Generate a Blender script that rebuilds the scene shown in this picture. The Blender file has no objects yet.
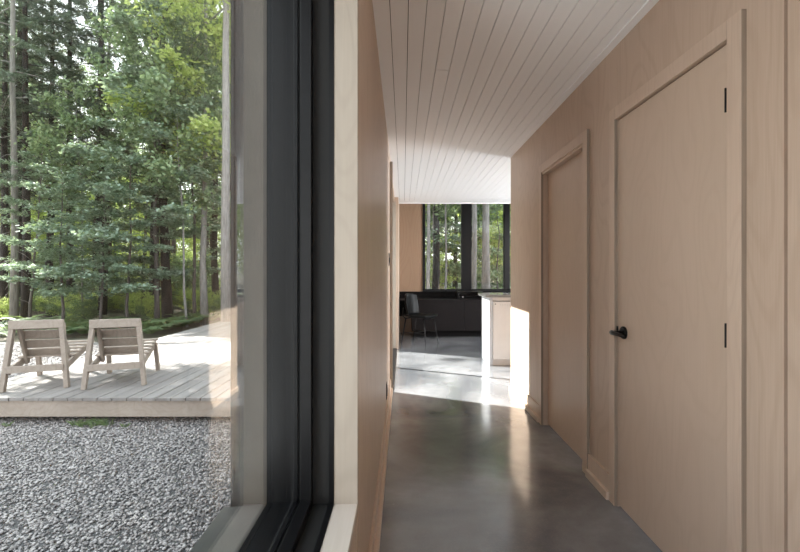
import bpy, math, random
import numpy as np
from mathutils import Vector, Matrix
C = bpy.context.scene.collection
PI = math.pi
H = 1.24                      # camera height
F = 420.0                     # focal length in pixels of an 800 wide frame
CEIL = 2.45

# ------------------------------------------------------------ materials
def srgb(r, g, b):
    f = lambda c: (c/255)/12.92 if c/255 <= .04045 else (((c/255)+.055)/1.055)**2.4
    return (f(r), f(g), f(b), 1)

def new_mat(name):
    m = bpy.data.materials.new(name); m.use_nodes = True
    nt = m.node_tree; b = nt.nodes['Principled BSDF']
    return m, nt, b

def N(nt, t, **kw):
    n = nt.nodes.new(t)
    for k, v in kw.items():
        if k.startswith('_'): setattr(n, k[1:], v)
        else: n.inputs[k].default_value = v
    return n

def coords(nt, scale=(1, 1, 1), rot=(0, 0, 0)):
    tc = N(nt, 'ShaderNodeTexCoord'); mp = N(nt, 'ShaderNodeMapping')
    mp.inputs['Scale'].default_value = scale; mp.inputs['Rotation'].default_value = rot
    nt.links.new(tc.outputs['Object'], mp.inputs['Vector'])
    return mp.outputs['Vector']

def mixc(nt, fac, a, b, mode='MIX'):
    n = nt.nodes.new('ShaderNodeMix'); n.data_type = 'RGBA'; n.blend_type = mode
    for sock, v in ((n.inputs[0], fac), (n.inputs[6], a), (n.inputs[7], b)):
        if isinstance(v, bpy.types.NodeSocket): nt.links.new(v, sock)
        else: sock.default_value = v
    return n.outputs[2]

def ramp(nt, src, lo, hi, a=0.0, b=1.0):
    n = N(nt, 'ShaderNodeMapRange'); nt.links.new(src, n.inputs['Value'])
    n.inputs['From Min'].default_value = lo; n.inputs['From Max'].default_value = hi
    n.inputs['To Min'].default_value = a; n.inputs['To Max'].default_value = b
    return n.outputs['Result']

def math_(nt, op, a, b=None):
    n = nt.nodes.new('ShaderNodeMath'); n.operation = op
    for i, v in enumerate((a, b)):
        if v is None: continue
        if isinstance(v, bpy.types.NodeSocket): nt.links.new(v, n.inputs[i])
        else: n.inputs[i].default_value = v
    return n.outputs[0]

def plywood(name, base, dark, scale, fine, rough=.42, strength=.55):
    """birch / maple veneer: cathedral contours from a stretched noise plus fine fibres"""
    m, nt, b = new_mat(name)
    v = coords(nt, scale)
    n1 = N(nt, 'ShaderNodeTexNoise', Scale=1.0, Detail=1.5, Roughness=.45); nt.links.new(v, n1.inputs['Vector'])
    s = math_(nt, 'SINE', math_(nt, 'MULTIPLY', n1.outputs['Fac'], 105.0))
    line = ramp(nt, s, .2, 1.0)
    v2 = coords(nt, fine)
    n2 = N(nt, 'ShaderNodeTexNoise', Scale=1.0, Detail=5.0, Roughness=.6); nt.links.new(v2, n2.inputs['Vector'])
    v3 = coords(nt, tuple(x*.55 for x in scale))
    n3 = N(nt, 'ShaderNodeTexNoise', Scale=1.3, Detail=3.0); nt.links.new(v3, n3.inputs['Vector'])
    c = mixc(nt, math_(nt, 'MULTIPLY', line, strength*.45), base, dark)
    c = mixc(nt, ramp(nt, n2.outputs['Fac'], .35, .75, 0, .38*strength/.55), c, dark)
    c = mixc(nt, ramp(nt, n3.outputs['Fac'], .35, .7, 0, .3), c, dark)
    nt.links.new(c, b.inputs['Base Color'])
    b.inputs['Roughness'].default_value = rough
    b.inputs['Specular IOR Level'].default_value = .35
    return m

def plain(name, col, rough=.5, metal=0.0, var=0.0, nscale=(8, 8, 8), bump=0.0):
    m, nt, b = new_mat(name)
    b.inputs['Roughness'].default_value = rough; b.inputs['Metallic'].default_value = metal
    n = N(nt, 'ShaderNodeTexNoise', Scale=1.0, Detail=4.0); nt.links.new(coords(nt, nscale), n.inputs['Vector'])
    d = tuple(x*(1-var) for x in col[:3])+(1,)
    nt.links.new(mixc(nt, ramp(nt, n.outputs['Fac'], .3, .7), col, d), b.inputs['Base Color'])
    if bump:
        bp = N(nt, 'ShaderNodeBump', Strength=bump, Distance=.01); nt.links.new(n.outputs['Fac'], bp.inputs['Height'])
        nt.links.new(bp.outputs['Normal'], b.inputs['Normal'])
    return m

M = {}
MB_ = srgb(200, 179, 161); MD_ = srgb(172, 147, 127)
M['ply_x'] = plywood('plywood_wall', MB_, MD_, (3, 2.6, .8), (160, 160, 3))
M['ply_door'] = plywood('plywood_door', srgb(203, 182, 164), srgb(190, 168, 148), (3.2, 3.4, 1.1), (160, 160, 3))
M['ply_y'] = plywood('plywood_back', srgb(160, 134, 112), srgb(138, 112, 90), (2.2, 2.6, .6), (160, 160, 3))
M['maple'] = plywood('maple_trim', srgb(180, 170, 158), srgb(150, 138, 125), (5, 5, .9), (120, 120, 3), strength=.4)
M['maple_sill'] = plywood('maple_sill', srgb(214, 205, 196), srgb(192, 180, 168), (6, 1, 6), (140, 4, 140), strength=.4)
M['casing'] = plywood('casing_wood', srgb(208, 187, 169), srgb(180, 155, 136), (6, 6, 1.2), (160, 160, 3), strength=.4)
M['casing_edge_shade'] = plain('casing_painted_shade', srgb(150, 134, 120), .6, var=.3, nscale=(90, 90, 2))  # shade on the casing's side edges, put into a darker colour
M['black'] = plain('black_frame', (.006, .006, .007, 1), .38, var=.3, nscale=(3, 60, 60))
M['black_rough'] = plain('black_stain', (.007, .006, .006, 1), .55, var=.4, nscale=(60, 60, 4))
M['black_rough'].node_tree.nodes['Principled BSDF'].inputs['Specular IOR Level'].default_value = .12
M['dark_wood'] = plywood('dark_oak', (.012, .009, .009, 1), (.005, .004, .004, 1), (3, 3, .6), (120, 120, 3), rough=.6)
M['dark_wood'].node_tree.nodes['Principled BSDF'].inputs['Specular IOR Level'].default_value = .15
M['grey_clad'] = plain('grey_cladding', (.016,.016,.017,1), .45, var=.22, nscale=(50, 2, 2))
M['flashing'] = plain('sill_flashing', srgb(60, 60, 60), .4, var=.2, nscale=(60, 3, 3))
M['ceil'] = plain('white_boards', srgb(248, 248, 249), .6, var=.02, nscale=(12, .7, 1))
M['ceil_back'] = plain('board_backing', (.02, .02, .02, 1), .9)
M['white_panel'] = plain('white_panel', srgb(238, 233, 229), .45, var=.05)
M['white_stone'] = plain('white_side', srgb(208, 210, 214), .4, var=.06, nscale=(3, 3, 3))
M['stone_top'] = plain('grey_worktop', srgb(150, 150, 148), .12, var=.25, nscale=(20, 20, 20))
M['metal_dark'] = plain('dark_metal', (.015, .014, .014, 1), .3, metal=.6)
M['leather'] = plain('black_leather', (.006, .006, .006, 1), .4, var=.2, nscale=(30, 30, 30))
M['grey_dot'] = plain('grey_button', srgb(120, 115, 112), .5)
M['cedar'] = plywood('weathered_cedar', srgb(166, 153, 142), srgb(128, 113, 101), (3, 3, 3), (30, 30, 30), rough=.75, strength=.5)
M['rubber'] = plain('black_rubber', (.01, .01, .01, 1), .8)

def concrete():
    m, nt, b = new_mat('polished_concrete')
    v = coords(nt, (1, 1, 1))
    a = N(nt, 'ShaderNodeTexNoise', Scale=1.1, Detail=5.0, Roughness=.55, Distortion=.6); nt.links.new(v, a.inputs['Vector'])
    c = N(nt, 'ShaderNodeTexNoise', Scale=7.0, Detail=8.0, Roughness=.7); nt.links.new(v, c.inputs['Vector'])
    d = N(nt, 'ShaderNodeTexNoise', Scale=90.0, Detail=3.0, Roughness=.7); nt.links.new(v, d.inputs['Vector'])
    col = mixc(nt, ramp(nt, a.outputs['Fac'], .38, .62), srgb(86, 89, 94), srgb(146, 147, 150))
    col = mixc(nt, ramp(nt, c.outputs['Fac'], .35, .75, 0, .5), col, srgb(92, 90, 90))
    col = mixc(nt, ramp(nt, d.outputs['Fac'], .5, .8, 0, .35), col, srgb(140, 138, 136))
    nt.links.new(col, b.inputs['Base Color'])
    nt.links.new(ramp(nt, c.outputs['Fac'], .3, .75, .12, .30), b.inputs['Roughness'])
    b.inputs['Specular IOR Level'].default_value = .6
    b.inputs['Coat Weight'].default_value = .5; b.inputs['Coat Roughness'].default_value = .10
    bp = N(nt, 'ShaderNodeBump', Strength=.06, Distance=.01); nt.links.new(c.outputs['Fac'], bp.inputs['Height'])
    nt.links.new(bp.outputs['Normal'], b.inputs['Normal'])
    return m
M['concrete'] = concrete()
for k_ in ('black', 'leather', 'grey_clad'): M[k_].node_tree.nodes['Principled BSDF'].inputs['Specular IOR Level'].default_value = .25 if k_ != 'leather' else .1

def glass():
    """architectural glass pane: clear with an angle-dependent mirror"""
    m, nt, b = new_mat('window_glass'); nt.nodes.remove(b)
    g = N(nt, 'ShaderNodeNewGeometry'); dp = nt.nodes.new('ShaderNodeVectorMath'); dp.operation = 'DOT_PRODUCT'
    nt.links.new(g.outputs['Normal'], dp.inputs[0]); nt.links.new(g.outputs['Incoming'], dp.inputs[1])
    c = math_(nt, 'ABSOLUTE', dp.outputs['Value'])
    k = math_(nt, 'POWER', math_(nt, 'SUBTRACT', 1.0, c), 5.0)
    fac = math_(nt, 'ADD', math_(nt, 'MULTIPLY', k, .96), .04)
    t = N(nt, 'ShaderNodeBsdfTransparent'); t.inputs['Color'].default_value = (.97, .985, .975, 1)
    gl = N(nt, 'ShaderNodeBsdfGlossy', Roughness=.0); mx = N(nt, 'ShaderNodeMixShader')
    nt.links.new(fac, mx.inputs[0]); nt.links.new(t.outputs[0], mx.inputs[1]); nt.links.new(gl.outputs[0], mx.inputs[2])
    nt.links.new(mx.outputs[0], nt.nodes['Material Output'].inputs['Surface'])
    return m
M['glass'] = glass()

def decking():
    m, nt, b = new_mat('deck_boards')
    v = coords(nt, (25, 1.2, 25))
    n = N(nt, 'ShaderNodeTexNoise', Scale=1.0, Detail=6.0, Roughness=.6); nt.links.new(v, n.inputs['Vector'])
    # a tone per board: stepped on x
    tc = N(nt, 'ShaderNodeTexCoord'); sx = N(nt, 'ShaderNodeSeparateXYZ'); nt.links.new(tc.outputs['Object'], sx.inputs[0])
    fl = math_(nt, 'FLOOR', math_(nt, 'DIVIDE', sx.outputs['X'], .145))
    w = N(nt, 'ShaderNodeTexWhiteNoise'); w.noise_dimensions = '1D'; nt.links.new(fl, w.inputs['W'])
    c = mixc(nt, w.outputs['Value'], srgb(130, 124, 121), srgb(150, 144, 141))
    c = mixc(nt, ramp(nt, n.outputs['Fac'], .35, .75, 0, .5), c, srgb(112, 106, 101))
    nt.links.new(c, b.inputs['Base Color']); b.inputs['Roughness'].default_value = .7
    return m
M['deck'] = decking()

def ground_mat(name, a, b_, c_, scale, bump):
    m, nt, b = new_mat(name)
    v = coords(nt)
    n = N(nt, 'ShaderNodeTexNoise', Scale=scale, Detail=8.0, Roughness=.7); nt.links.new(v, n.inputs['Vector'])
    n2 = N(nt, 'ShaderNodeTexNoise', Scale=scale*.06, Detail=3.0); nt.links.new(v, n2.inputs['Vector'])
    c = mixc(nt, ramp(nt, n.outputs['Fac'], .35, .65), a, b_)
    c = mixc(nt, ramp(nt, n2.outputs['Fac'], .45, .62, 0, .8), c, c_)
    nt.links.new(c, b.inputs['Base Color']); b.inputs['Roughness'].default_value = .9
    bp = N(nt, 'ShaderNodeBump', Strength=bump, Distance=.05); nt.links.new(n.outputs['Fac'], bp.inputs['Height'])
    nt.links.new(bp.outputs['Normal'], b.inputs['Normal'])
    return m
M['litter'] = ground_mat('forest_litter', srgb(70, 62, 52), srgb(104, 96, 82), srgb(82, 84, 68), 18, .6)
M['gravel_bed'] = ground_mat('gravel_bed', srgb(70, 68, 68), srgb(150, 147, 146), srgb(120, 118, 117), 45, 1.0)

def stones_mat():
    m, nt, b = new_mat('gravel_stones')
    g = N(nt, 'ShaderNodeNewGeometry')
    c = mixc(nt, g.outputs['Random Per Island'], srgb(116, 110, 108), srgb(180, 174, 171))
    nt.links.new(c, b.inputs['Base Color']); b.inputs['Roughness'].default_value = .8
    return m
M['stones'] = stones_mat()

def bark(name, a, b_):
    m, nt, b = new_mat(name)
    n = N(nt, 'ShaderNodeTexNoise', Scale=1.0, Detail=7.0, Roughness=.7); nt.links.new(coords(nt, (22, 22, 3.5)), n.inputs['Vector'])
    nt.links.new(mixc(nt, ramp(nt, n.outputs['Fac'], .35, .65), a, b_), b.inputs['Base Color'])
    b.inputs['Roughness'].default_value = .9
    bp = N(nt, 'ShaderNodeBump', Strength=.7, Distance=.03); nt.links.new(n.outputs['Fac'], bp.inputs['Height'])
    nt.links.new(bp.outputs['Normal'], b.inputs['Normal'])
    return m
M['bark_dark'] = bark('dark_bark', srgb(34, 31, 31), srgb(64, 59, 58))
M['bark_grey'] = bark('grey_bark', srgb(112, 108, 106), srgb(158, 153, 150))
M['bark_mid'] = bark('brown_grey_bark', srgb(74, 68, 66), srgb(112, 105, 102))

def leaf(name, a, b_, trans=.35):
    m, nt, b = new_mat(name)
    g = N(nt, 'ShaderNodeNewGeometry')
    c = mixc(nt, g.outputs['Random Per Island'], a, b_)
    nt.links.new(c, b.inputs['Base Color']); b.inputs['Roughness'].default_value = .55
    t = N(nt, 'ShaderNodeBsdfTranslucent'); nt.links.new(mixc(nt, .35, c, srgb(186, 204, 104)), t.inputs['Color'])
    mx = N(nt, 'ShaderNodeMixShader', Fac=trans)
    nt.links.new(b.outputs[0], mx.inputs[1]); nt.links.new(t.outputs[0], mx.inputs[2])
    nt.links.new(mx.outputs[0], nt.nodes['Material Output'].inputs['Surface'])
    return m
M['needle'] = leaf('conifer_needles', srgb(62, 78, 72), srgb(134, 150, 142), .2)
M['leaf_blue'] = leaf('maple_leaves', srgb(86, 108, 92), srgb(172, 190, 174), .32)
M['leaf_green'] = leaf('hardwood_leaves', srgb(82, 106, 80), srgb(158, 176, 140), .36)
M['leaf_yellow'] = leaf('sunny_leaves', srgb(166, 184, 104), srgb(222, 230, 160), .6)
M['fern'] = leaf('fern_fronds', srgb(84, 106, 76), srgb(132, 152, 112), .4)

# ------------------------------------------------------------ mesh helpers
class MB:
    def __init__(s): s.v = []; s.f = []
    def quad_prism(s, a, b):                    # two loops of equal length
        n = len(a); o = len(s.v); s.v += list(a)+list(b)
        s.f.append(tuple(o+i for i in range(n))[::-1]); s.f.append(tuple(o+n+i for i in range(n)))
        for i in range(n):
            j = (i+1) % n; s.f.append((o+i, o+j, o+n+j, o+n+i))
        return s
    def box(s, x0, x1, y0, y1, z0, z1):
        x0, x1 = sorted((x0, x1)); y0, y1 = sorted((y0, y1)); z0, z1 = sorted((z0, z1))
        return s.quad_prism([(x0, y0, z0), (x1, y0, z0), (x1, y1, z0), (x0, y1, z0)], [(x0, y0, z1), (x1, y0, z1), (x1, y1, z1), (x0, y1, z1)])
    def bar(s, p, q, w, t, up=(0, 0, 1)):       # rectangular bar from p to q; w across, t along up
        p, q = Vector(p), Vector(q); d = (q-p).normalized(); u = Vector(up)
        r = d.cross(u).normalized(); u = r.cross(d).normalized()
        lp = lambda c: [tuple(c+r*a*w/2+u*b*t/2) for a, b in ((-1, -1), (1, -1), (1, 1), (-1, 1))]
        return s.quad_prism(lp(p), lp(q))
    def tube(s, pts, rads, n=8, cap=True):
        pts = [Vector(p) for p in pts]; o = len(s.v); ref = None
        for i, p in enumerate(pts):
            d = (pts[min(i+1, len(pts)-1)]-pts[max(i-1, 0)]).normalized()
            if ref is None: ref = d.orthogonal().normalized()
            r = (ref-d*ref.dot(d)).normalized(); ref = r; u = d.cross(r)
            for k in range(n):
                a = 2*PI*k/n; s.v.append(tuple(p+(r*math.cos(a)+u*math.sin(a))*rads[i]))
        for i in range(len(pts)-1):
            for k in range(n):
                k2 = (k+1) % n
                s.f.append((o+i*n+k, o+i*n+k2, o+(i+1)*n+k2, o+(i+1)*n+k))
        if cap:
            s.f.append(tuple(o+k for k in range(n))[::-1]); s.f.append(tuple(o+(len(pts)-1)*n+k for k in range(n)))
        return s
    def build(s, name, mat, parent=None, bevel=0.0, smooth=False, sub=0):
        me = bpy.data.meshes.new(name); me.from_pydata(s.v, [], s.f); me.update()
        me.materials.append(mat)
        if smooth: me.polygons.foreach_set('use_smooth', [True]*len(me.polygons))
        o = bpy.data.objects.new(name, me); C.objects.link(o)
        if parent: o.parent = parent
        if bevel:
            b = o.modifiers.new('bevel', 'BEVEL'); b.width = bevel; b.segments = 2; b.limit_method = 'ANGLE'
        if sub:
            b = o.modifiers.new('sub', 'SUBSURF'); b.levels = sub; b.render_levels = sub
        return o

def np_mesh(name, verts, faces, mat):
    """verts (n,3), faces (m,k)"""
    me = bpy.data.meshes.new(name); k = faces.shape[1]
    me.vertices.add(len(verts)); me.vertices.foreach_set('co', verts.astype(np.float32).ravel())
    me.loops.add(faces.size); me.loops.foreach_set('vertex_index', faces.astype(np.int32).ravel())
    me.polygons.add(len(faces)); me.polygons.foreach_set('loop_start', np.arange(0, faces.size, k, dtype=np.int32))
    me.update(calc_edges=True); me.materials.append(mat)
    return me

def tag(o, label=None, cat=None, group=None, kind=None):
    if label: o['label'] = label
    if cat: o['category'] = cat
    if group: o['group'] = group
    if kind: o['kind'] = kind
    return o
def struct(o, label=None, cat=None):
    return tag(o, label, cat, kind='structure')
def empty(name, loc=(0, 0, 0), rz=0):
    o = bpy.data.objects.new(name, None); C.objects.link(o); o.location = loc; o.rotation_euler = (0, 0, rz); o.empty_display_size = .1
    return o
def copy_tree(o, parent=None):
    c = o.copy(); C.objects.link(c)
    if parent: c.parent = parent
    for ch in list(o.children): copy_tree(ch, c)
    return c

# ------------------------------------------------------------ room shell
XR, XL = 1.136, -.137                  # hall faces of the two walls
XO = -.503                             # outer face of the left wall
YE = 4.43                              # end of the right wall
Y0, Y1 = 4.35, 6.78                    # opening to the deck in the left wall
YB = 8.6                               # far wall
YR = -4.0                              # wall behind the camera
struct(MB().box(XO, 4.2, YR-.15, YB+.15, -.12, 0).build('floor', M['concrete']), 'grey polished concrete floor running down the hallway', 'floor')

# right wall, around two doors
w = MB()
D1 = (1.452, 2.222, 2.045); D2 = (2.62, 3.40, 2.045)
w.box(XR, XR+.12, D2[1], YE, 0, CEIL)
w.box(XR, XR+.12, D1[1], D2[0], 0, CEIL)
w.box(XR, XR+.12, D1[1]+.006, D2[0], 0, .001)
w.box(XR, XR+.12, D2[0], D2[1], D2[2], CEIL)
w.box(XR, XR+.12, D1[0], D1[1]-.003, D1[2], CEIL)      # seam above the door casing follows at D1[1]
w.box(XR, XR+.12, 1.252, D1[0], 0, CEIL)
w.box(XR+.018, XR+.12, 1.236, 1.252, 0, CEIL)          # open joint between plywood sheets
w.box(XR-.004, XR+.12, YR, 1.236, 0, CEIL)
w.box(XR+.01, XR+.12, D1[1]-.003, D1[1], D1[2], CEIL)
struct(w.build('wall_right', M['ply_x']), 'pale plywood hallway wall with two doors', 'wall')

# left wall
WY0, WY1, WZ0, WZ1 = -1.6, 1.25, .55, 2.38             # foreground window hole
w = MB()
w.box(-.41, XL, WY0, WY1, 0, WZ0-.03)
w.box(-.41, XL, WY0, WY1, WZ1+.03, CEIL)
w.box(-.41, XL, WY1+.02, Y0, 0, CEIL)
w.box(-.41, XL, YR, WY0, 0, CEIL)
w.box(-.41, XL, Y0, Y1, 2.38, CEIL)
struct(w.build('wall_left', M['ply_x']), 'plywood hallway wall between the window and the deck doors', 'wall')
w = MB()
w.box(-.41, -.075, Y1+.012, YB, 0, 4.6)
struct(w.build('wall_left', M['ply_x']), 'plywood wall beside the dark desk at the far end', 'wall')
w = MB()                                               # cladding outside
w.box(XO, -.41, WY0, WY1, -.4, WZ0-.03); w.box(XO, -.41, WY0, WY1, WZ1+.03, 2.75)
w.box(XO, -.41, WY1, Y0, -.4, 2.75); w.box(XO, -.41, YR, WY0, -.4, 2.75); w.box(XO, -.41, Y0, Y1, 2.38, 2.75)
w.box(XO, -.41, Y1, YB+.1, -.4, 4.75); w.box(XO, -.41, Y0, Y1, -.4, -.02)
struct(w.build('wall_outer', M['grey_clad']), 'dark grey cladding around the outside of the big window', 'wall')

# far wall with windows and the tall space before it
WX = [(.40, 1.204), (1.35, 2.075), (2.135, 2.95)]
w = MB()
w.box(-.41, WX[0][0], YB, YB+.12, 0, 4.6)
w.box(WX[0][0], 4.2, YB, YB+.12, 0, .86)
w.box(WX[2][1], 4.2, YB, YB+.12, .86, 4.6)
w.box(WX[0][0], WX[2][1], YB, YB+.12, 3.9, 4.6)
struct(w.build('wall_back', M['ply_y']), 'brown plywood end wall beside the tall windows', 'wall')
w = MB(); w.box(4.08, 4.2, YE-.12, YB, 0, .9); w.box(4.08, 4.2, YE-.12, YB, 2.3, 4.6); w.box(4.08, 4.2, YE-.12, 4.9, .9, 2.3); w.box(4.08, 4.2, 7.2, YB, .9, 2.3)
struct(w.build('wall_kitchen', M['ceil']))
w = MB(); w.box(XR+.12, 4.2, YE-.12, YE, 0, CEIL)
struct(w.build('wall_partition', M['ply_y']))
w = MB(); w.box(XO, 4.2, 7.25, 7.37, CEIL+.05, 4.6)
struct(w.build('wall_upper', M['ceil']))
w = MB(); w.box(XO, 4.2, 7.25, YB+.12, 4.6, 4.75); w.box(XO, 4.2, YR, 7.25, CEIL+.06, CEIL+.3)
struct(w.build('roof', M['ceil']))
w = MB()                                               # wall behind the camera, with an opening added for the rear fill lamp
w.box(XO, -.2, YR-.12, YR, 0, CEIL); w.box(XR-.1, XR+.12, YR-.12, YR, 0, CEIL); w.box(-.2, XR-.1, YR-.12, YR, 2.35, CEIL)
struct(w.build('wall_rear', M['ply_y']))

# ceiling of white boards with open joints
w = MB(); p = .0845; x = XL - .0075
xs = [-.060+p*k for k in range(-5, 50)]
g = .0035
for i, a in enumerate(xs[:-1]):
    b = xs[i+1]
    a0, b0 = a+g/2, b-g/2
    ya, yb = YR, 7.37
    if b0 < XL+.01: ya = Y0
    elif a0 < XL: pass
    if a0 > XR-.03: ya = YE
    if a0 < XO+.1: continue
    if abs(a-(-.060+p*3)) < .01:
        w.box(a0, b0, ya, 2.515, CEIL, CEIL+.018); w.box(a0, b0, 2.518, yb, CEIL, CEIL+.018)
    else: w.box(a0, b0, ya, yb, CEIL, CEIL+.018)
struct(w.build('ceiling', M['ceil']), 'ceiling of narrow white boards over the hallway', 'ceiling')
w = MB().box(XO, 4.2, YR, 7.25, CEIL+.02, CEIL+.05)
struct(w.build('ceiling_backing', M['ceil_back']))
struct(MB().box(XR-.045, XR, YR, YE, CEIL-.006, CEIL).build('trim_1', M['ceil']), 'white trim strip where the ceiling meets the right wall', 'trim')
struct(MB().box(XO, 4.2, 7.37, 7.385, CEIL-.01, CEIL+.2).build('trim_2', M['ceil']), 'white edge board at the far end of the ceiling', 'trim')

# baseboards
def baseboard(name, x, y0, y1, s, lab):
    w = MB()
    w.box(x, x+s*.014, y0, y1, 0, .135); 
    o = w.build(name, M['casing'], bevel=.002)
    k = MB(); k.box(x, x+s*.032, y0, y1, 0, .045); k.build('shoe_moulding', M['casing'], o, bevel=.003)
    return struct(o, lab, 'baseboard')
baseboard('baseboard_right', XR, D2[1]+.062, YE-.04, -1, 'short wooden baseboard at the end of the right wall')
baseboard('baseboard_right', XR, D1[1]+.060, D2[0]-.070, -1, 'short wooden baseboard between the two right hand doors')
baseboard('baseboard_right', XR-.004, YR, D1[0]-.07, -1, 'wooden baseboard under the nearest right wall panels')
baseboard('baseboard_left', XL, YR, Y0-.005, 1, 'long wooden baseboard along the left wall')

# doors on the right
def casing(name, d, wl, wr, lab):
    y0, y1, z = d; t = .018; x0 = XR-t
    o = empty(name, (0, 0, 0)); struct(o, lab, 'door casing')
    MB().box(x0, XR, y0-wr, y0, 0, z+.065).build('casing_leg', M['casing'], o, bevel=.0015)
    MB().box(x0, XR, y1, y1+wl, 0, z+.065).build('casing_leg', M['casing'], o, bevel=.0015)
    MB().box(x0, XR, y0, y1, z, z+.065).build('casing_head', M['casing'], o, bevel=.0015)
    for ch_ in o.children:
        ch_.data.materials.append(M['casing_edge_shade'])
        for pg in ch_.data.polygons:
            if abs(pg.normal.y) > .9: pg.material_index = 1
    return o
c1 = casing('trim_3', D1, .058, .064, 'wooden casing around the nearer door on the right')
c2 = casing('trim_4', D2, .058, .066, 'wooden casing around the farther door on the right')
def jamb(d, par, stop_x):
    y0, y1, z = d; w = MB()
    w.box(stop_x+.042, XR+.12, y0, y0+.02, 0, z); w.box(stop_x+.042, XR+.12, y1-.02, y1, 0, z); w.box(stop_x+.042, XR+.12, y0, y1, z-.02, z)
    w.build('door_stop', M['casing'], par)
jamb(D1, c1, XR); jamb(D2, c2, XR+.034)
MB().box(XR-.008, XR+.03, D2[0]+.004, D2[1], D2[2]-.018, D2[2]).build('head_stop', M['casing'], c2)

d1 = MB().box(XR+.001, XR+.041, D1[0]+.004, D1[1]-.005, .014, D1[2]-.006).build('door_1', M['ply_door'], bevel=.001)
struct(d1, 'nearer flush plywood door with a black handle', 'door')
for zc in (.21, 1.02, 1.835):
    MB().tube([(XR-.0195, D1[0]+.003, zc-.042), (XR-.0195, D1[0]+.003, zc+.042)], [.0026]*2, 10).box(XR-.019, XR+.002, D1[0]+.0015, D1[0]+.0035, zc-.042, zc+.042).build('hinge', M['black'], d1)
# lever handle: rosette, neck, curved lever
hz = 1.240-(333-272)/F*2.15
hy = 2.158
hd = empty('door_handle', (0, 0, 0)); hd.parent = d1
hd['label'] = 'black lever handle'
r = MB(); r.tube([(XR, hy, hz), (XR-.006, hy, hz), (XR-.010, hy, hz)], [.033, .033, .029], 28); r.build('rosette', M['metal_dark'], hd, smooth=False)
r = MB(); r.tube([(XR-.008, hy, hz), (XR-.056, hy, hz)], [.012, .0105], 14); r.build('spindle', M['metal_dark'], hd, smooth=True)
r = MB(); r.tube([(XR-.056, hy+.018, hz+.002), (XR-.060, hy+.008, hz+.001), (XR-.062, hy-.02, hz), (XR-.058, hy-.06, hz-.001), (XR-.052, hy-.085, hz-.004), (XR-.048, hy-.092, hz-.005)],
       [.008, .0125, .0105, .009, .009, .006], 14); r.build('lever', M['metal_dark'], hd, smooth=True)
MB().tube([(XR-.004, D1[1]-.004, hz-.004), (XR-.004, D1[1]-.004, hz+.028)], [.005, .005], 8).build('latch_plate', M['metal_dark'], hd)
d2 = MB().box(XR+.034, XR+.074, D2[0]+.004, D2[1]-.006, .014, D2[2]-.004).build('door_2', M['ply_door'], bevel=.001)
struct(d2, 'farther flush plywood door set back in its frame', 'door')

# small black wall plates on the left wall
s = MB().box(XL, XL+.006, 4.02, 4.09, 1.29+.01, 1.41+.01).build('light_switch', M['black'], bevel=.0015)
MB().box(XL+.006, XL+.011, 4.04, 4.07, 1.33, 1.38).build('rocker', M['metal_dark'], s, bevel=.001)
tag(s, 'black light switch high on the left wall near its end', 'light switch')
s = MB().box(XL, XL+.006, 3.42, 3.49, .20, .33).build('wall_outlet', M['black'], bevel=.0015)
MB().box(XL+.006, XL+.010, 3.435, 3.475, .225, .305).build('socket_insert', M['metal_dark'], s, bevel=.001)
tag(s, 'black wall outlet low on the left wall above the baseboard', 'wall outlet')

# ------------------------------------------------------------ foreground window (left)
wn = struct(empty('window_1'), 'large black framed window beside the camera looking on the deck', 'window')
def ring(x0, x1, inset, thick=.03):
    """a rectangular frame ring in the window hole: inset = how far it stands into the hole"""
    w = MB(); a, b, c, d = WY0, WY1, WZ0, WZ1
    w.box(x0, x1, b-inset, b+thick, c-thick, d+thick)          # far jamb
    w.box(x0, x1, a-thick, a+inset, c-thick, d+thick)          # near jamb
    w.box(x0, x1, a+inset, b-inset, c-thick, c+inset)          # sill
    w.box(x0, x1, a+inset, b-inset, d-inset, d+thick)          # head
    return w
def part(w, name, mat, par=wn, **k): return w.build(name, M[mat], par, **k)
j = MB(); j.box(-.205, XL+.0015, WY1, WY1+.022, WZ0-.02, WZ1+.03); j.box(-.205, XL+.0015, WY0-.022, WY0, WZ0-.02, WZ1+.03); j.box(-.205, XL+.0015, WY0, WY1, WZ1, WZ1+.022)
part(j, 'wooden_jamb', 'maple')
part(MB().box(-.205, XL+.0015, WY0, WY1, WZ0-.022, WZ0), 'window_sill', 'maple_sill', bevel=.001)
part(ring(-.220, -.205, .002), 'frame_bead', 'black')
part(ring(-.268, -.220, -.004), 'inner_frame', 'rubber')
part(ring(-.300, -.268, .022), 'sash', 'black', bevel=.002)
part(ring(-.308, -.300, .010), 'glazing_gasket', 'rubber')
part(ring(-.322, -.308, .018), 'outer_bead', 'black', bevel=.003)
part(ring(-.332, -.322, .006), 'outer_groove', 'rubber')
part(ring(-.410, -.332, .004), 'outer_frame', 'black')
part(MB().box(-.310, -.305, WY0, WY1-.008, WZ0+.008, WZ1-.008), 'glass_pane', 'glass')
j = MB(); j.box(XO-.01, -.410, WY1, WY1+.002, WZ0-.03, WZ1+.03)
j.box(XO+.004, -.410, WY1-.003, WY1, WZ0-.03, WZ1+.03)
part(j, 'outer_reveal', 'grey_clad')
part(MB().quad_prism([(-.41, WY0, WZ0-.03), (XO-.03, WY0, WZ0-.03), (XO-.03, WY0, WZ0-.008), (-.41, WY0, WZ0)], [(-.41, WY1-.003, WZ0-.03), (XO-.03, WY1-.003, WZ0-.03), (XO-.03, WY1-.003, WZ0-.008), (-.41, WY1-.003, WZ0)]), 'outer_sill', 'flashing')

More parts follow.
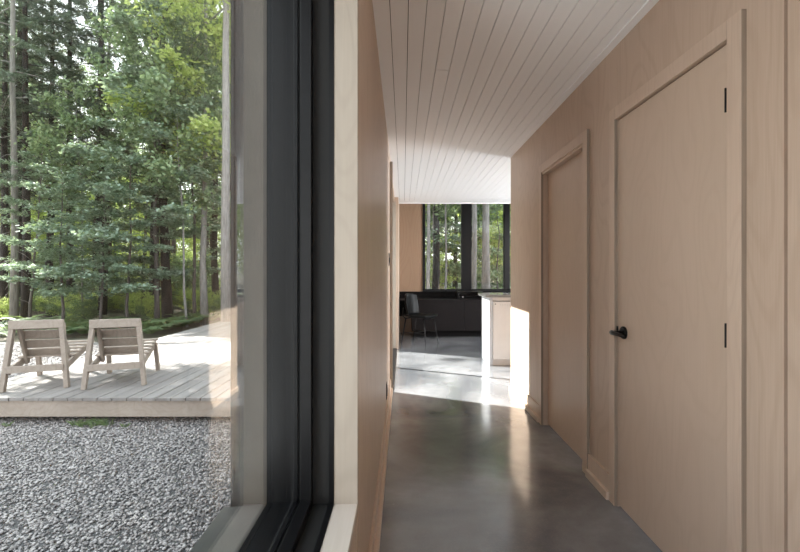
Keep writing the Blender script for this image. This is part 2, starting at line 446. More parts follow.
# ------------------------------------------------------------ deck doors in the left wall (sun comes in here)
dn = struct(empty('door_3'), 'tall black framed glass doors to the deck, seen edge on', 'door')
part(MB().box(-.40, XL+.02, Y1, Y1+.012, 0, 2.38), 'wooden_reveal', 'maple', dn)
part(MB().box(-.41, XL+.03, Y0-.012, Y0, 0, 2.38), 'wooden_reveal', 'maple', dn)
part(MB().box(-.36, XL+.035, Y0, Y1-.02, .0, .012), 'threshold', 'black', dn)
w = MB()
for a in (Y0, 5.545, Y1-.035): w.box(-.40, -.35, a, a+.035, .012, 2.38)
w.box(-.40, -.35, Y0, Y1, 2.33, 2.38); w.box(-.40, -.35, Y0, Y1, .0, .05)
part(w, 'door_frame', 'black', dn)
part(MB().box(-.378, -.372, Y0+.035, 5.545, .05, 2.33), 'glass_pane', 'glass', dn)
part(MB().box(-.378, -.372, 5.58, Y1-.035, .05, 2.33), 'glass_pane', 'glass', dn)

# ------------------------------------------------------------ far windows
for i, (a, b) in enumerate(WX):
    z0, z1 = .86, 3.9
    wi = struct(empty('window_%d' % (i+2)), ['far window with a crank, left of the wide black post', 'far window right of the wide black post', 'far window mostly hidden behind the right wall'][i], 'window')
    w = MB(); t = .035
    w.box(a, a+t, YB-.02, YB+.06, z0, z1); w.box(b-t*.4, b, YB-.02, YB+.06, z0, z1)
    w.box(a, b, YB-.02, YB+.06, z0, z0+.03); w.box(a, b, YB-.02, YB+.06, z1-.04, z1)
    w.box(a+t, a+t+.02, YB+.01, YB+.05, z0, z1)
    part(w, 'window_frame', 'black', wi)
    part(MB().box(a+t, b-t*.4, YB+.03, YB+.036, z0+.03, z1-.04), 'glass_pane', 'glass', wi)
    if i == 0:
        part(MB().box(.80, .88, YB-.05, YB-.02, z0+.0, z0+.022).tube([(.84, YB-.05, z0+.012), (.84, YB-.09, z0+.01), (.90, YB-.10, z0-.01)], [.007]*3, 8), 'crank_handle', 'black', wi)
w = MB()
w.box(1.204, 1.35, YB-.03, YB+.1, .86, 3.9); w.box(2.075, 2.135, YB-.03, YB+.1, .86, 3.9)
struct(w.build('trim_5', M['black']), 'wide black posts between the far windows', 'trim')
struct(MB().box(.40, 2.95, YB-.09, YB, .835, .86).build('trim_6', M['black'], bevel=.002), 'black ledge under the far windows', 'trim')
w = MB().box(-.075, 4.08, YB-.02, YB, .34, .84)
struct(w.build('wall_panel', M['black_rough']), 'black panel on the end wall below the windows', 'wall')

# ------------------------------------------------------------ desk cabinet
DK = 7.98
dk = tag(empty('low_cabinet', (.15, DK, 0)), 'long low black wooden cabinet under the far windows', 'cabinet')
def loc(o): o.location = tuple(-c for c in o.parent.location) if o.parent else o.location; return o
loc(MB().box(.17, 3.2, DK+.02, YB-.03, .11, .688).build('body', M['black_rough'], dk))
loc(MB().box(-.07, 3.22, DK-.01, YB-.025, .690, .712).build('worktop', M['dark_wood'], dk, bevel=.002))
for a, b in ((.17, 1.160), (1.166, 2.15), (2.156, 3.2)):
    loc(MB().box(a, b, DK, DK+.02, .12, .684).build('cabinet_door', M['dark_wood'], dk, bevel=.0015))
loc(MB().box(.2, 3.15, DK+.08, DK+.1, 0, .11).build('plinth', M['black_rough'], dk))
ap = tag(empty('appliance', (1.30, 8.28, .712)), 'small boxy black appliance on the low cabinet below the window post', 'appliance')
def rel(w, name, mat, par, **k):
    o = w.build(name, M[mat], par, **k); return o
rel(MB().box(-.24, .26, -.14, .14, 0, .016).box(-.24, .26, -.14, .14, .13, .15).box(-.24, -.21, -.14, .14, .016, .13).box(.23, .26, -.14, .14, .016, .13).box(-.21, .23, .10, .12, .016, .13), 'housing', 'metal_dark', ap, bevel=.003)
rel(MB().box(-.20, .22, -.12, .09, .05, .062), 'shelf', 'metal_dark', ap)
rel(MB().tube([(-.14, -.143, .045), (-.14, -.158, .045)], [.018, .016], 14), 'dial', 'grey_dot', ap)

# ------------------------------------------------------------ island with dishwasher
IX, IY, IY2 = 1.142, 5.56, 6.10
isl = tag(empty('kitchen_island', (IX, IY, 0)), 'white kitchen island with a grey stone top at the hall end', 'kitchen island')
loc(MB().box(IX, IX+.045, IY, IY2, 0, .905).build('side_panel', M['white_stone'], isl, bevel=.002))
loc(MB().box(IX+.045, 3.0, IY+.01, IY2, .86, .905).box(IX+.045, 3.0, IY+.03, IY2, 0, .075).box(IX+.045, 3.0, IY2-.02, IY2, .075, .86).box(IX+.66, 3.0, IY+.02, IY2-.02, .075, .86).build('carcass', M['white_panel'], isl))
loc(MB().box(IX-.05, 3.04, IY-.025, IY2+.03, .905, .940).build('worktop', M['stone_top'], isl, bevel=.003))
for a in (1.80, 2.40):
    loc(MB().box(a+.012, a+.595, IY, IY+.02, .085, .85).build('cabinet_door', M['white_panel'], isl, bevel=.002))
dw = tag(empty('dishwasher', (1.194, IY, .08)), 'white dishwasher fitted in the front of the island', 'dishwasher')
rel(MB().box(.004, .588, .025, .5, 0, .765), 'tub', 'white_panel', dw)
rel(MB().box(0, .592, .0, .022, .0, .768), 'front_panel', 'white_panel', dw, bevel=.003)
for q in range(7):
    rel(MB().tube([(.10+.022*q, 0, .725), (.10+.022*q, -.002, .725)], [.003, .003], 8), 'button', 'grey_dot', dw)
rel(MB().tube([(.03, 0, .735), (.03, -.003, .735)], [.008, .008], 12), 'badge', 'grey_dot', dw)
rel(MB().tube([(.26, 0, .70), (.26, -.003, .70)], [.009, .009], 12), 'power_button', 'grey_dot', dw)

# ------------------------------------------------------------ side chair
def side_chair(loc_, rz):
    t = tag(empty('side_chair', loc_, rz), 'black leather chair with thin metal legs by the low cabinet', 'chair')
    # faces local +y; seat 0.46 high
    def shell(nu, nv, fn, thick):
        vs = []; fs = []
        for s_ in (0, 1):
            for i in range(nu+1):
                for k in range(nv+1):
                    p_, n_ = fn(i/nu, k/nv); vs.append(tuple(p_+n_*(thick*s_)))
        W = (nv+1); L = (nu+1)*W
        for i in range(nu):
            for k in range(nv):
                a = i*W+k; fs.append((a, a+1, a+W+1, a+W)[::-1]); fs.append((L+a, L+a+1, L+a+W+1, L+a+W))
        edge = [k for k in range(nv+1)]+[i*W+nv for i in range(1, nu+1)]+[nu*W+k for k in range(nv-1, -1, -1)]+[i*W for i in range(nu-1, 0, -1)]
        for i in range(len(edge)):
            a, b = edge[i], edge[(i+1) % len(edge)]; fs.append((a, b, L+b, L+a))
        m = MB(); m.v = vs; m.f = fs; return m
    def seat(u, v):
        x = (u-.5)*2; y = (v-.5)*2
        r = (1-abs(x)**5*.0)
        yy = .235*y*(1-.10*x*x); xx = .235*x*(1-.10*y*y)
        return Vector((xx, yy+.02, .445+.018*x*x+.012*max(0, y)**2+.02*max(0, -y)**2)), Vector((0, 0, 1))
    shell(10, 10, seat, .035).build('seat', M['leather'], t, smooth=True, bevel=.008)
    def back(u, v):
        x = (u-.5)*2; z = v
        xx = .19*x*(1-.28*abs(z-.5)**2*4*.5); zz = .50+.36*z-.03*x*x*z
        return Vector((xx, -.185-.05*z+.06*x*x, zz)), Vector((0, -1, .1)).normalized()
    shell(12, 8, back, .04).build('backrest', M['leather'], t, smooth=True, bevel=.01)
    for sx in (-1, 1):
        MB().tube([(sx*.21, .24, 0), (sx*.165, .17, .45)], [.009, .011], 10).build('leg', M['metal_dark'], t, smooth=True)
        MB().tube([(sx*.20, -.26, 0), (sx*.165, -.19, .45)], [.009, .011], 10).build('leg', M['metal_dark'], t, smooth=True)
        MB().tube([(sx*.192, .213, .20), (sx*.186, -.228, .20)], [.007, .007], 8).build('stretcher', M['metal_dark'], t)
        MB().tube([(sx*.165, -.19, .43), (sx*.175, -.255, .48), (sx*.16, -.25, .62)], [.010, .010, .009], 8).build('back_support', M['metal_dark'], t, smooth=True)
    MB().tube([(-.165, .17, .435), (.165, .17, .435)], [.008]*2, 8).tube([(-.165, -.19, .435), (.165, -.19, .435)], [.008]*2, 8).build('seat_frame', M['metal_dark'], t)
    MB().tube([(-.189, 0, .20), (.189, 0, .20)], [.007]*2, 8).build('stretcher', M['metal_dark'], t)
    return t
side_chair((.30, 7.30, 0), math.radians(-124))

# ------------------------------------------------------------ outside: deck
DX0, DX1, DY0, DY1 = -4.6, XO-.015, 4.15, 13.0
dk = tag(empty('deck', ((DX0+DX1)/2, DY0, 0)), 'low wooden deck of weathered grey boards outside the window', 'deck')
w = MB(); x = DX0; rnd = random.Random(4)
while x < DX1-.02:
    x2 = min(x+.136, DX1)
    w.box(x, x2, DY0-.02+rnd.uniform(-.003, .003), DY1, -.028+rnd.uniform(-.001, .001), 0+rnd.uniform(-.001, .0015)); x += .145
loc(w.build('deck_boards', M['deck'], dk))
loc(MB().box(DX0, DX1, DY0, DY0+.04, -.19, -.028).build('front_fascia', M['cedar'], dk, bevel=.002))
loc(MB().box(DX0, DX0+.04, DY0+.04, DY1, -.19, -.028).build('side_fascia', M['cedar'], dk))
w = MB()
for k in range(7):
    w.box(DX0+.04, DX1, DY0+.4+k*1.3, DY0+.44+k*1.3, -.19, -.028)
loc(w.build('joists', M['bark_dark'], dk))

# lounge chairs
def lounge(loc_, rz):
    t = empty('lounge_chair', loc_, rz)
    c = 'cedar'
    for sx in (-1, 1):
        MB().bar((sx*.278, .0, 0), (sx*.212, .055, .69), .042, .062, (0, 1, 0)).build('leg', M[c], t, bevel=.003)
        MB().bar((sx*.262, .755, 0), (sx*.248, .665, .345), .040, .055, (0, 1, 0)).build('leg', M[c], t, bevel=.003)
        MB().bar((sx*.236, .03, .20), (sx*.236, .71, .345), .022, .075).build('side_rail', M[c], t, bevel=.003)
        u = MB().bar((sx*.178, .075, .70), (sx*.196, .315, .235), .028, .055, (0, 1, 0)).build('back_upright', M[c], t, bevel=.003)
    MB().bar((-.238, .030, .685), (.238, .030, .685), .030, .088).build('top_rail', M[c], t, bevel=.003)
    MB().bar((-.252, -.015, .225), (.252, -.015, .225), .024, .070).build('rear_stretcher', M[c], t, bevel=.003)
    # back boards lie on the front face of the uprights
    dv = Vector((0, .240, -.465)).normalized(); nrm = Vector((0, dv.z, -dv.y))*-1
    o0 = Vector((0, .075, .70))+nrm*.036
    for k in range(4):
        c_ = o0+dv*(.055+k*.122)
        MB().bar(tuple(c_+Vector((-.192, 0, 0))), tuple(c_+Vector((.192, 0, 0))), .018, .102, tuple(dv)).build('back_board', M['cedar'], t, bevel=.002)
    a, b = Vector((0, .30, .302)), Vector((0, .76, .398)); sd = (b-a).normalized()
    for k in range(5):
        c_ = a+sd*(.01+k*.106)
        MB().bar(tuple(c_+Vector((-.262, 0, 0))), tuple(c_+Vector((.262, 0, 0))), .098, .018, (0, 0, 1)).build('seat_board', M['cedar'], t, bevel=.002)
    return t
ch = lounge((-3.10, 4.515, 0.002), math.radians(19))
tag(ch, 'pale wooden lounge chair on the deck, the right one of two', 'lounge chair', 'lounge chairs on the deck')
ch2 = copy_tree(ch); ch2.location = (-3.87, 4.42, .002); ch2.rotation_euler = (0, 0, math.radians(19))
ch2['label'] = 'pale wooden lounge chair on the deck, the left one of two'

# ------------------------------------------------------------ ground, gravel
GZ = -.25
rng = np.random.default_rng(7)
def terrain():
    nx, ny = 140, 120
    xs = np.linspace(-75, 60, nx); ys = np.linspace(-12, 95, ny)
    X, Y = np.meshgrid(xs, ys)
    Z = GZ-.03 + np.maximum(0, (Y-13))*.035 + .10*np.sin(X*.9)*np.cos(Y*.7)*(np.clip((np.hypot(X, Y-4)-9)/4, 0, 1))
    V = np.stack([X, Y, Z], -1).reshape(-1, 3); idx = np.arange(nx*ny).reshape(ny, nx)
    Fc = np.stack([idx[:-1, :-1], idx[:-1, 1:], idx[1:, 1:], idx[1:, :-1]], -1).reshape(-1, 4)
    o = bpy.data.objects.new('ground', np_mesh('ground', V, Fc, M['litter'])); C.objects.link(o)
    return struct(o, 'forest floor of leaf litter and low green growth', 'ground')
terrain()
def gz(x, y): return GZ-.03+max(0, y-13)*.035
bed = MB().box(-9.5, XO, -6, 9.0, -.5, GZ-.012).build('gravel_bed', M['gravel_bed'])
struct(bed, 'bed of fine grey gravel around the deck', 'gravel')
def gravel():
    ph = (1+5**.5)/2
    iv = np.array([(-1, ph, 0), (1, ph, 0), (-1, -ph, 0), (1, -ph, 0), (0, -1, ph), (0, 1, ph), (0, -1, -ph), (0, 1, -ph), (ph, 0, -1), (ph, 0, 1), (-ph, 0, -1), (-ph, 0, 1)])/1.9
    fc = np.array([(0, 11, 5), (0, 5, 1), (0, 1, 7), (0, 7, 10), (0, 10, 11), (1, 5, 9), (5, 11, 4), (11, 10, 2), (10, 7, 6), (7, 1, 8), (3, 9, 4), (3, 4, 2), (3, 2, 6), (3, 6, 8), (3, 8, 9), (4, 9, 5), (2, 4, 11), (6, 2, 10), (8, 6, 7), (9, 8, 1)])
    def area(n, x0, x1, y0, y1, r):
        P = np.stack([rng.uniform(x0, x1, n), rng.uniform(y0, y1, n), GZ-.012+rng.uniform(0, .012, n)], -1)
        return P, rng.uniform(.6, 1.25, n)*r
    A = [area(38000, -4.4, XO, 1.5, 4.5, .0096), area(9000, -9, -4.65, 3.2, 8.8, .02)]
    P = np.concatenate([a[0] for a in A]); R = np.concatenate([a[1] for a in A]); n = len(P)
    S = np.stack([rng.uniform(.7, 1.4, n), rng.uniform(.7, 1.4, n), rng.uniform(.45, .9, n)], -1)*R[:, None]
    a = rng.uniform(0, 2*PI, n); ca, sa = np.cos(a), np.sin(a)
    L = iv[None]*S[:, None]*(1+rng.uniform(-.18, .18, (n, 12, 1)))
    V = np.stack([L[..., 0]*ca[:, None]-L[..., 1]*sa[:, None], L[..., 0]*sa[:, None]+L[..., 1]*ca[:, None], L[..., 2]], -1)+P[:, None]
    Fc = fc[None]+(np.arange(n)*12)[:, None, None]
    o = bpy.data.objects.new('gravel', np_mesh('gravel', V.reshape(-1, 3), Fc.reshape(-1, 3), M['stones'])); C.objects.link(o)
    tag(o, 'loose grey crushed stones between the window and the deck', 'gravel', kind='stuff')
gravel()

# ------------------------------------------------------------ trees
def leaves(name, cen, dirs, nrm, ln, wd, mat):
    """one rhombus leaf per row"""
    d = dirs/np.linalg.norm(dirs, axis=1, keepdims=True)
    s = np.cross(d, nrm); s /= np.linalg.norm(s, axis=1, keepdims=True)+1e-9
    V = np.stack([cen-d*ln[:, None]/2, cen+s*wd[:, None]/2, cen+d*ln[:, None]/2, cen-s*wd[:, None]/2], 1)
    n = len(cen); Fc = np.arange(n*4).reshape(n, 4)
    return np_mesh(name, V.reshape(-1, 3), Fc, M[mat])

def tree_meshes(seed, height, r0, zb, nbr, lmax, kind, nleaf, mat, bk, lean=0.0, top_frac=.12, dead=0):
    """returns trunk, branch and foliage meshes of one tree standing at the origin"""
    R = np.random.default_rng(seed)
    k = 9; zz = np.linspace(0, height, k)
    wob = np.cumsum(R.normal(0, .035, (k, 2)), 0); wob[0] = 0
    pts = [(wob[i, 0]+lean*zz[i], wob[i, 1], zz[i]-(.3 if i == 0 else 0)) for i in range(k)]
    rad = [r0*(1.25 if i == 0 else 1)*(1-.85*(i/(k-1))) for i in range(k)]
    tm = MB().tube(pts, rad, 10)
    def at(z): return np.array([np.interp(z, zz, [p[a] for p in pts]) for a in range(2)]+[z])
    bm = MB(); cen = []; dr = []; nm = []
    br = []
    for i in range(nbr):
        f = (i+R.uniform(0, 1))/nbr; z = zb+(height-zb)*f*.97
        az = i*2.4+R.uniform(-.5, .5)
        if kind == 'conifer': L = lmax*(1-f)**.8*R.uniform(.7, 1.1)+.3; rise, droop = R.uniform(-.05, .15), .35
        elif kind == 'maple': L = lmax*(1-.55*f)*R.uniform(.6, 1.1); rise, droop = R.uniform(.05, .35), .12
        else: L = lmax*(math.sin(PI*min(1, .18+.8*f)))*R.uniform(.6, 1.1)+.2; rise, droop = R.uniform(.3, .9), .1
        o = at(z); h = np.array([math.cos(az), math.sin(az), 0])
        P = [o+h*L*t+np.array([0, 0, rise*L*t-droop*L*t*t]) for t in (0, .33, .66, 1)]
        rb = max(.006, r0*.16*(1-f*.6)); bm.tube([tuple(p) for p in P], [rb, rb*.75, rb*.5, rb*.2], 4, cap=False)
        br.append((P, h, L, f))
    for i in range(dead):
        z = .6+(zb-.2)*(i+.5)/dead; az = i*2.4; o = at(z); L = R.uniform(.4, 1.3); h = np.array([math.cos(az), math.sin(az), -.25])
        bm.tube([tuple(o), tuple(o+h*L*.5), tuple(o+h*L+np.array([0, 0, -.1]))], [.012, .008, .003], 3, cap=False)
    tot = sum(b[2]**1.3 for b in br)
    for P, h, L, f in br:
        n = max(8, int(nleaf*L**1.3/tot)); P = np.array(P)
        # leaves sit on side twigs: choose twigs then scatter along them
        nt_ = max(4, n//(22 if kind == 'conifer' else 12)); t0 = R.uniform(.18, 1.0, nt_)**.8
        side = R.choice([-1, 1], nt_); perp = np.array([-h[1], h[0], 0])
        tl = L*(.42 if kind != 'broad' else .5)*(1.12-t0)*R.uniform(.6, 1.2, nt_)+.1
        base = np.stack([np.interp(t0, (0, .33, .66, 1), P[:, a]) for a in range(3)], -1)
        tdir = perp[None]*side[:, None]+h[None]*R.uniform(.3, 1.0, (nt_, 1))+np.array([0, 0, 1])[None]*R.normal(0, .14 if kind != 'broad' else .5, (nt_, 1))
        tdir /= np.linalg.norm(tdir, axis=1, keepdims=True)
        j = R.integers(0, nt_, n); u = R.uniform(.05, 1, n)
        c = base[j]+tdir[j]*(tl[j]*u)[:, None]
        if kind == 'conifer':
            c[:, 2] -= .18*u*u*tl[j]; c += R.normal(0, .025, (n, 3))
            sg = R.choice([-1, 1], n)[:, None]
            d = tdir[j]*.7+np.cross(tdir[j], [0, 0, 1])*sg*.8+R.normal(0, .3, (n, 3))
            q = R.normal(0, .35, (n, 3))+[0, 0, 1]
        else:
            c += R.normal(0, .05 if kind == 'maple' else .12, (n, 3))
            d = tdir[j]+R.normal(0, .6, (n, 3)); d[:, 2] -= .25
            q = R.normal(0, .33 if kind == 'maple' else .6, (n, 3))+[0, 0, 1]
        cen.append(c); dr.append(d); nm.append(q)
    cen = np.concatenate(cen); dr = np.concatenate(dr); nm = np.concatenate(nm); n = len(cen)
    if kind == 'conifer': ln, wd = R.uniform(.07, .16, n), R.uniform(.018, .034, n)
    elif kind == 'maple': ln, wd = R.uniform(.07, .125, n), R.uniform(.055, .095, n)
    else: ln, wd = R.uniform(.09, .16, n), R.uniform(.07, .11, n)
    def mk(b, nme):
        me = bpy.data.meshes.new(nme); me.from_pydata(b.v, [], b.f); me.update(); me.materials.append(M[bk])
        me.polygons.foreach_set('use_smooth', [True]*len(me.polygons)); return me
    return mk(tm, 'trunk'), mk(bm, 'branches'), leaves('foliage', cen, dr, nm, ln, wd, mat)

KIND = {}
def proto(key, *a, **k): KIND[key] = tree_meshes(*a, **k)
proto('hemlock', 1, 17, .16, 4.2, 64, 2.5, 'conifer', 40000, 'needle', 'bark_dark', dead=24)
proto('hemlock_b', 2, 15, .13, 4.8, 46, 2.3, 'conifer', 30000, 'needle', 'bark_dark', dead=26)
proto('pine_grey', 3, 19, .15, 6.5, 40, 2.6, 'conifer', 26000, 'needle', 'bark_grey', dead=22)
proto('maple', 4, 6.5, .05, 1.1, 30, 2.4, 'maple', 10000, 'leaf_blue', 'bark_mid')
proto('maple_b', 5, 8.5, .06, 2.2, 30, 2.4, 'maple', 10500, 'leaf_blue', 'bark_mid', lean=.05)
proto('maple_low', 14, 4.0, .035, .5, 22, 1.9, 'maple', 5500, 'leaf_green', 'bark_mid')
proto('birch', 6, 14, .085, 4.2, 34, 2.2, 'broad', 15000, 'leaf_yellow', 'bark_grey')
proto('beech', 7, 15, .12, 3.0, 42, 2.8, 'broad', 19000, 'leaf_green', 'bark_mid', dead=4)
proto('beech_dark', 8, 16, .17, 5.0, 40, 3.0, 'broad', 20000, 'leaf_green', 'bark_dark', dead=8)
proto('sapling', 9, 8, .035, 3.2, 20, 1.3, 'broad', 5000, 'leaf_green', 'bark_grey', lean=-.04)
proto('bright', 10, 7, .06, .8, 40, 2.6, 'broad', 17000, 'leaf_yellow', 'bark_mid')
proto('pine_tall', 11, 19, .15, 8.0, 34, 2.4, 'conifer', 22000, 'needle', 'bark_grey')

proto('shrub', 13, 2.2, .02, .08, 26, 1.3, 'broad', 3600, 'leaf_green', 'bark_mid')
proto('shrub_bright', 15, 2.8, .025, .1, 26, 1.4, 'broad', 3600, 'leaf_yellow', 'bark_mid')
proto('pole', 17, 18, .11, 9.0, 26, 2.0, 'conifer', 15000, 'needle', 'bark_dark', dead=44)
def tree(key, x, y, label, group=None, s=1.0, w=1.0, rz=0.0, name=None, cat='tree', sh=None):
    o = empty(name or {'maple': 'young_maple', 'maple_b': 'young_maple', 'maple_low': 'maple_shrub', 'sapling': 'sapling', 'shrub': 'leafy_shrub', 'shrub_bright': 'leafy_shrub', 'sparse': 'leafy_tree', 'bright': 'leafy_tree', 'birch': 'birch_tree', 'beech': 'beech_tree', 'beech_dark': 'beech_tree'}.get(key, 'conifer_tree'), (x, y, gz(x, y)), rz)
    o.scale = (s*w, s*w, s)
    for nme, me in zip(('trunk', 'branch_work', 'foliage'), KIND[key]):
        c = bpy.data.objects.new(nme, me); C.objects.link(c); c.parent = o
    return tag(o, label, cat, group)
def px(x, Y): return (x-403)/F*Y
# (kind, pixel x, distance, scale, width factor, rotation, label)
front = [
 ('pine_grey', 14, 12.6, 1, .68, .3, 'slim grey trunked conifer near the left edge of the picture'),
 ('hemlock_b', 2, 13.6, 1, .9, 1.3, 'dark conifer at the very left edge of the picture'),
 ('hemlock', 26, 13.4, 1, .8, 2.2, 'thick dark trunked conifer just right of the slim grey trunk at left'),
 ('hemlock_b', 51, 14.6, 1, .95, .2, 'dark conifer behind and above the left lounge chair'),
 ('hemlock', 71, 14.8, 1.05, .72, 4.0, 'dark conifer behind the gap between the two lounge chairs'),
 ('hemlock_b', 102, 14.0, 1.1, .8, 3.0, 'dark conifer rising behind the right lounge chair'),
 ('beech_dark', 168, 12.6, 1, .82, .7, 'thick dark straight trunk standing alone right of the lounge chairs'),
 ('sapling', 188, 11.6, 1, 1.0, 0.0, 'thin pale leaning sapling right of the thick dark trunk'),
 ('birch', 205, 12.2, 1, 1.15, .4, 'pale smooth trunked tree with bright yellow green crown'),
 ('hemlock_b', 217, 14.5, 1, .9, 5.0, 'dark trunk between the two pale trunks near the window frame'),
 ('pine_tall', 227, 10.6, 1, .82, 2.5, 'pale grey conifer trunk closest to the black window frame'),
 ('sapling', 84, 12.8, .9, .9, 2.0, 'thin pale sapling between the two lounge chairs'),
]
for k, x, Y, s, w_, rz, lab in front: tree(k, px(x, Y), Y, lab, 'trees at the forest edge', s, w_, rz)
under = [
 ('maple', 62, 10.9, .66, 'blue green young maple spreading over the left lounge chair'),
 ('maple_b', 100, 11.0, .54, 'blue green young maple spreading above the right lounge chair'),
 ('maple', 128, 11.4, .75, 'layered young maple in the middle of the forest edge'),
 ('maple_b', 158, 12.0, 1.0, 'young maple with leaves in front of the thick dark trunk'),
 ('maple_b', 30, 11.8, .6, 'young maple beneath the tall conifers at the far left'),
 ('maple', 195, 13.0, 1.0, 'young maple between the pale trunks at right'),
]
for i, (k, x, Y, s, lab) in enumerate(under): tree(k, px(x, Y), Y, lab, 'young maples at the forest edge', s, 1.15, i*1.7)

R = random.Random(11)
def far(key, x, y, i, lab, grp, m=1.0): tree(key, x, y, lab, grp, m*R.uniform(.85, 1.2), R.uniform(.9, 1.15), R.uniform(0, 6.28))
# woods behind, left view: rows at growing distance
L1 = 'tree in the woods behind the deck'; G1 = 'background trees behind the deck'
i = 0
for Y, step, keys in ((15.8, 1.7, ['pole', 'pole', 'hemlock']), (18, 3.0, ['pole', 'maple_b', 'hemlock_b']), (21, 3.6, ['hemlock_b', 'bright', 'pole', 'beech']), (25, 3.0, ['bright', 'pole', 'beech', 'hemlock']),
                      (30, 3.0, ['bright', 'bright', 'beech']), (38, 3.6, ['bright', 'beech_dark', 'bright'])):
    x = -1.0*Y-1
    while x < -.38*Y+1:
        far(keys[i % len(keys)], x+R.uniform(-.7, .7), Y+R.uniform(-1.2, 1.2), i, L1, G1); x += step; i += 1
# woods seen through the far windows
kit = [
 ('pine_grey', 427, 12.2, .36, 'grey trunk at the left edge of the far left window'),
 ('pine_grey', 472, 11.8, .52, 'grey trunk just right of the wide black window post'),
 ('pine_tall', 486, 12.4, .80, 'broad grey leaning trunk in the second far window'),
 ('sapling', 437, 14.0, 1.3, 'thin tree in the far left window beside the grey trunk'),
 ('sapling', 449, 13.0, 1.2, 'thin leaning tree in the middle of the far left window'),
]
for k, x, Y, w_, lab in kit:
    t = tree(k, px(x, Y), Y, lab, 'trees outside the far windows', 1, w_, 1.0)
tree('maple_b', px(447, 17.5), 17.5, 'young maple in the middle of the far left window', 'trees outside the far windows', 1.0, 1.1, 2.0)
tree('beech', px(455, 21), 21.0, 'leafy tree behind the middle of the far left window', 'trees outside the far windows', 1.0, 1.0, 2.0)
L2 = 'tree in the woods beyond the far windows'; G2 = 'background trees beyond the far windows'
for Y, step, keys in ((14.6, 1.4, ['pole', 'maple_low', 'maple_b', 'pole']), (18, 2.0, ['bright', 'beech', 'maple']), (23, 2.4, ['bright', 'maple_b', 'bright', 'birch']), (30, 2.8, ['bright', 'beech', 'bright'])):
    x = -.04*Y
    while x < .34*Y:
        far(keys[i % len(keys)], x+R.uniform(-.5, .5), Y+R.uniform(-.8, .8), i, L2, G2); x += step; i += 1

# trees just outside the left edge of the view, whose crowns dapple the gravel
for x, y, s_, k in ((-9.8, 5.2, .8, 'birch'), (-11.5, 6.4, .9, 'beech'), (-7.6, 3.4, .7, 'birch'), (-12.6, 7.4, .85, 'beech')):
    tree(k, x, y, 'tree beside the gravel beyond the left edge of the picture', 'trees beside the gravel', s_, 1.1, x)

for lo, hi, n_, lab, grp in ((-.98, -.40, 20, 'shrub among the trunks behind the deck', 'shrubs behind the deck'), (.02, .28, 6, 'shrub among the trunks beyond the far windows', 'shrubs beyond the far windows')):
    for q in range(n_):
        Y = (17, 20, 23, 27)[q % 4]+R.uniform(-.8, .8); X = Y*(lo+(hi-lo)*((q+.5)/n_)+R.uniform(-.02, .02))
        far('shrub' if q % 3 else 'shrub_bright', X, Y, q, lab, grp, .75)
for q in range(30):
    Y = 12.6+(q*1.37) % 4.5; X = Y*(-.97+.56*((q*7 % 30)+.5)/30)
    far('shrub' if q % 2 else 'shrub_bright', X, Y, q, 'low undergrowth plant between the trunks behind the deck', 'low undergrowth behind the deck', .27)

# ferns and grass
def fern_mesh(seed):
    R = np.random.default_rng(seed); cen = []; d = []; nm = []; ln = []
    for k in range(16):
        az = k*2.4+R.uniform(-.3, .3); L = R.uniform(.35, .6); h = np.array([math.cos(az), math.sin(az), 0])
        t = np.linspace(.12, 1, 26)
        P = h[None]*(L*t)[:, None]; P[:, 2] = L*(1.1*t-.75*t*t)
        pr = np.array([-h[1], h[0], 0])
        for sgn in (-1, 1):
            w_ = .11*np.sin(PI*np.clip(t*.9+.1, 0, 1))+.01
            cen.append(P+pr*sgn*(w_/2)[:, None]); d.append(np.repeat((pr*sgn+h*.35)[None], len(t), 0)); nm.append(np.tile([0, 0, 1.0], (len(t), 1))+h*.4); ln.append(w_)
    ln = np.concatenate(ln)
    return leaves('fern', np.concatenate(cen), np.concatenate(d), np.concatenate(nm), ln, np.full(len(ln), .02), 'fern')
fm = [fern_mesh(20), fern_mesh(21)]
for i, (x, Y, s) in enumerate([(4, 10.2, 1.1), (14, 10.8, 1.1), (68, 9.8, 1.1), (76, 10.3, 1.2), (84, 9.9, 1.1), (92, 10.6, 1.1), (150, 9.9, .9), (158, 10.3, 1.1), (166, 10.6, 1.2), (173, 10.9, 1.2), (181, 11.2, 1.1), (40, 10.9, 1.1), (110, 10.9, 1.1), (196, 12, 1.2), (24, 11.6, 1.2), (56, 11.5, 1.2), (8, 9.6, .8), (30, 10.2, 1), (47, 10.2, .9), (72, 10.9, 1.1), (88, 11.2, 1.1), (100, 10.2, .9), (118, 10.4, 1.0), (138, 10.6, 1), (146, 10.7, 1), (162, 11.3, 1.1), (188, 11.6, 1.2), (203, 12.4, 1.1), (211, 12.6, 1.1), (128, 11.5, 1.2)]):
    o = bpy.data.objects.new('fern', fm[i % 2]); C.objects.link(o); o.location = (px(x, Y), Y, gz(0, Y)+.02); o.rotation_euler.z = i*1.3; o.scale = (s, s, s*1.15)
    tag(o, 'green fern on the forest floor just beyond the deck', 'fern', 'ferns beyond the deck')
def tuft_mesh():
    m = MB(); r_ = random.Random(3)
    for k in range(34):
        a = r_.uniform(0, 6.28); l = r_.uniform(.04, .11); b = r_.uniform(0, .05); lean_ = r_.uniform(.2, .9)
        c, s_ = math.cos(a), math.sin(a); o = len(m.v); wv = .003
        m.v += [(c*b-s_*wv, s_*b+c*wv, 0), (c*b+s_*wv, s_*b-c*wv, 0), (c*(b+l*lean_*.4)+s_*wv*.7, s_*(b+l*lean_*.4)-c*wv*.7, l*.7), (c*(b+l*lean_), s_*(b+l*lean_), l*.95)]
        m.f.append((o, o+1, o+2, o+3))
    me = bpy.data.meshes.new('grass_tuft'); me.from_pydata(m.v, [], m.f); me.materials.append(M['fern']); return me
gm = tuft_mesh()
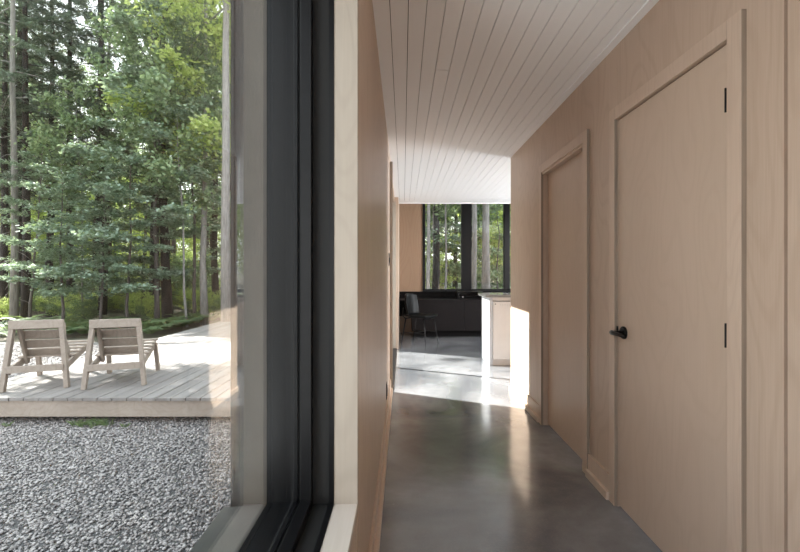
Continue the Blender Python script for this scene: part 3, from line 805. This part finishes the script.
for i, (x, Y) in enumerate([(76, 4.10), (82, 4.07), (88, 4.10), (94, 4.06), (101, 4.1), (108, 4.09), (126, 4.05), (8, 4.08)]):
    o = bpy.data.objects.new('grass_tuft', gm); C.objects.link(o); o.location = (px(x, Y), Y, GZ-.01); o.rotation_euler.z = i; s = .7 if i < 6 else .5; o.scale = (s, s, s)
    tag(o, 'small green grass tuft in the gravel under the deck edge', 'grass tuft', 'grass tufts along the deck edge')

# ------------------------------------------------------------ light
wd = bpy.data.worlds.new('World'); bpy.context.scene.world = wd; wd.use_nodes = True
nt = wd.node_tree; bg = nt.nodes['Background']
tc = N(nt, 'ShaderNodeTexCoord'); sp = N(nt, 'ShaderNodeSeparateXYZ'); nt.links.new(tc.outputs['Generated'], sp.inputs[0])
c = mixc(nt, ramp(nt, sp.outputs['Z'], 0.0, .9), (1.0, 1.0, 1.0, 1), (.78, .88, 1.0, 1))
nt.links.new(c, bg.inputs['Color']); bg.inputs['Strength'].default_value = 2.5
el = math.radians(40); az = Vector((1, -.45, 0)).normalized()
sd = Vector((az.x*math.cos(el), az.y*math.cos(el), -math.sin(el)))
L = bpy.data.lights.new('sun', 'SUN'); L.energy = 18.0; L.angle = math.radians(.55); L.color = (1, .97, .93)
o = bpy.data.objects.new('sun', L); C.objects.link(o); o.rotation_euler = sd.to_track_quat('-Z', 'Y').to_euler()
def area(name, loc_, d, sx, sy, e, col=(1, 1, 1), spread=180):
    L = bpy.data.lights.new(name, 'AREA'); L.shape = 'RECTANGLE'; L.size = sx; L.size_y = sy; L.energy = e; L.color = col; L.spread = math.radians(spread)
    o = bpy.data.objects.new(name, L); C.objects.link(o); o.location = loc_; o.rotation_euler = Vector(d).to_track_quat('-Z', 'Z').to_euler()
area('fill_rear', (.45, YR-.3, 1.0), (0, 1, .28), 1.2, 2.0, 10, (.95, .98, 1))  # added fill lamp behind the camera, brightens the hall
area('fill_kitchen', (4.4, 6.0, 1.5), (-1, 0, 0), 2.2, 1.3, 230, (.93, .97, 1))  # added lamp on the unseen right side, lifts the kitchen

area('fill_side', (-1.4, -.3, .1), (1.4, .3, 2.1), 1.6, 1.0, 36, (.97, .99, 1))  # added fill lamp outside the big window, aimed up at the ceiling

# ------------------------------------------------------------ camera
cam = bpy.data.cameras.new('camera'); co = bpy.data.objects.new('camera', cam); C.objects.link(co)
co.location = (0, 0, H); co.rotation_euler = (PI/2, 0, 0)
cam.sensor_width = 36; cam.lens = F/800*36; cam.shift_x = -3/800; cam.shift_y = -4/800; cam.clip_start = .02; cam.clip_end = 500
S = bpy.context.scene; S.camera = co
S.view_settings.view_transform = 'Standard'; S.view_settings.look = 'None'; S.view_settings.gamma = 1; S.view_settings.use_curve_mapping = False
S.view_settings.exposure = 0.62
S.cycles.max_bounces = 12; S.cycles.diffuse_bounces = 7; S.cycles.glossy_bounces = 4; S.cycles.transparent_max_bounces = 16; S.cycles.transmission_bounces = 4
S.cycles.sample_clamp_indirect = 8; S.cycles.caustics_reflective = False; S.cycles.caustics_refractive = False
S.cycles.use_denoising = True
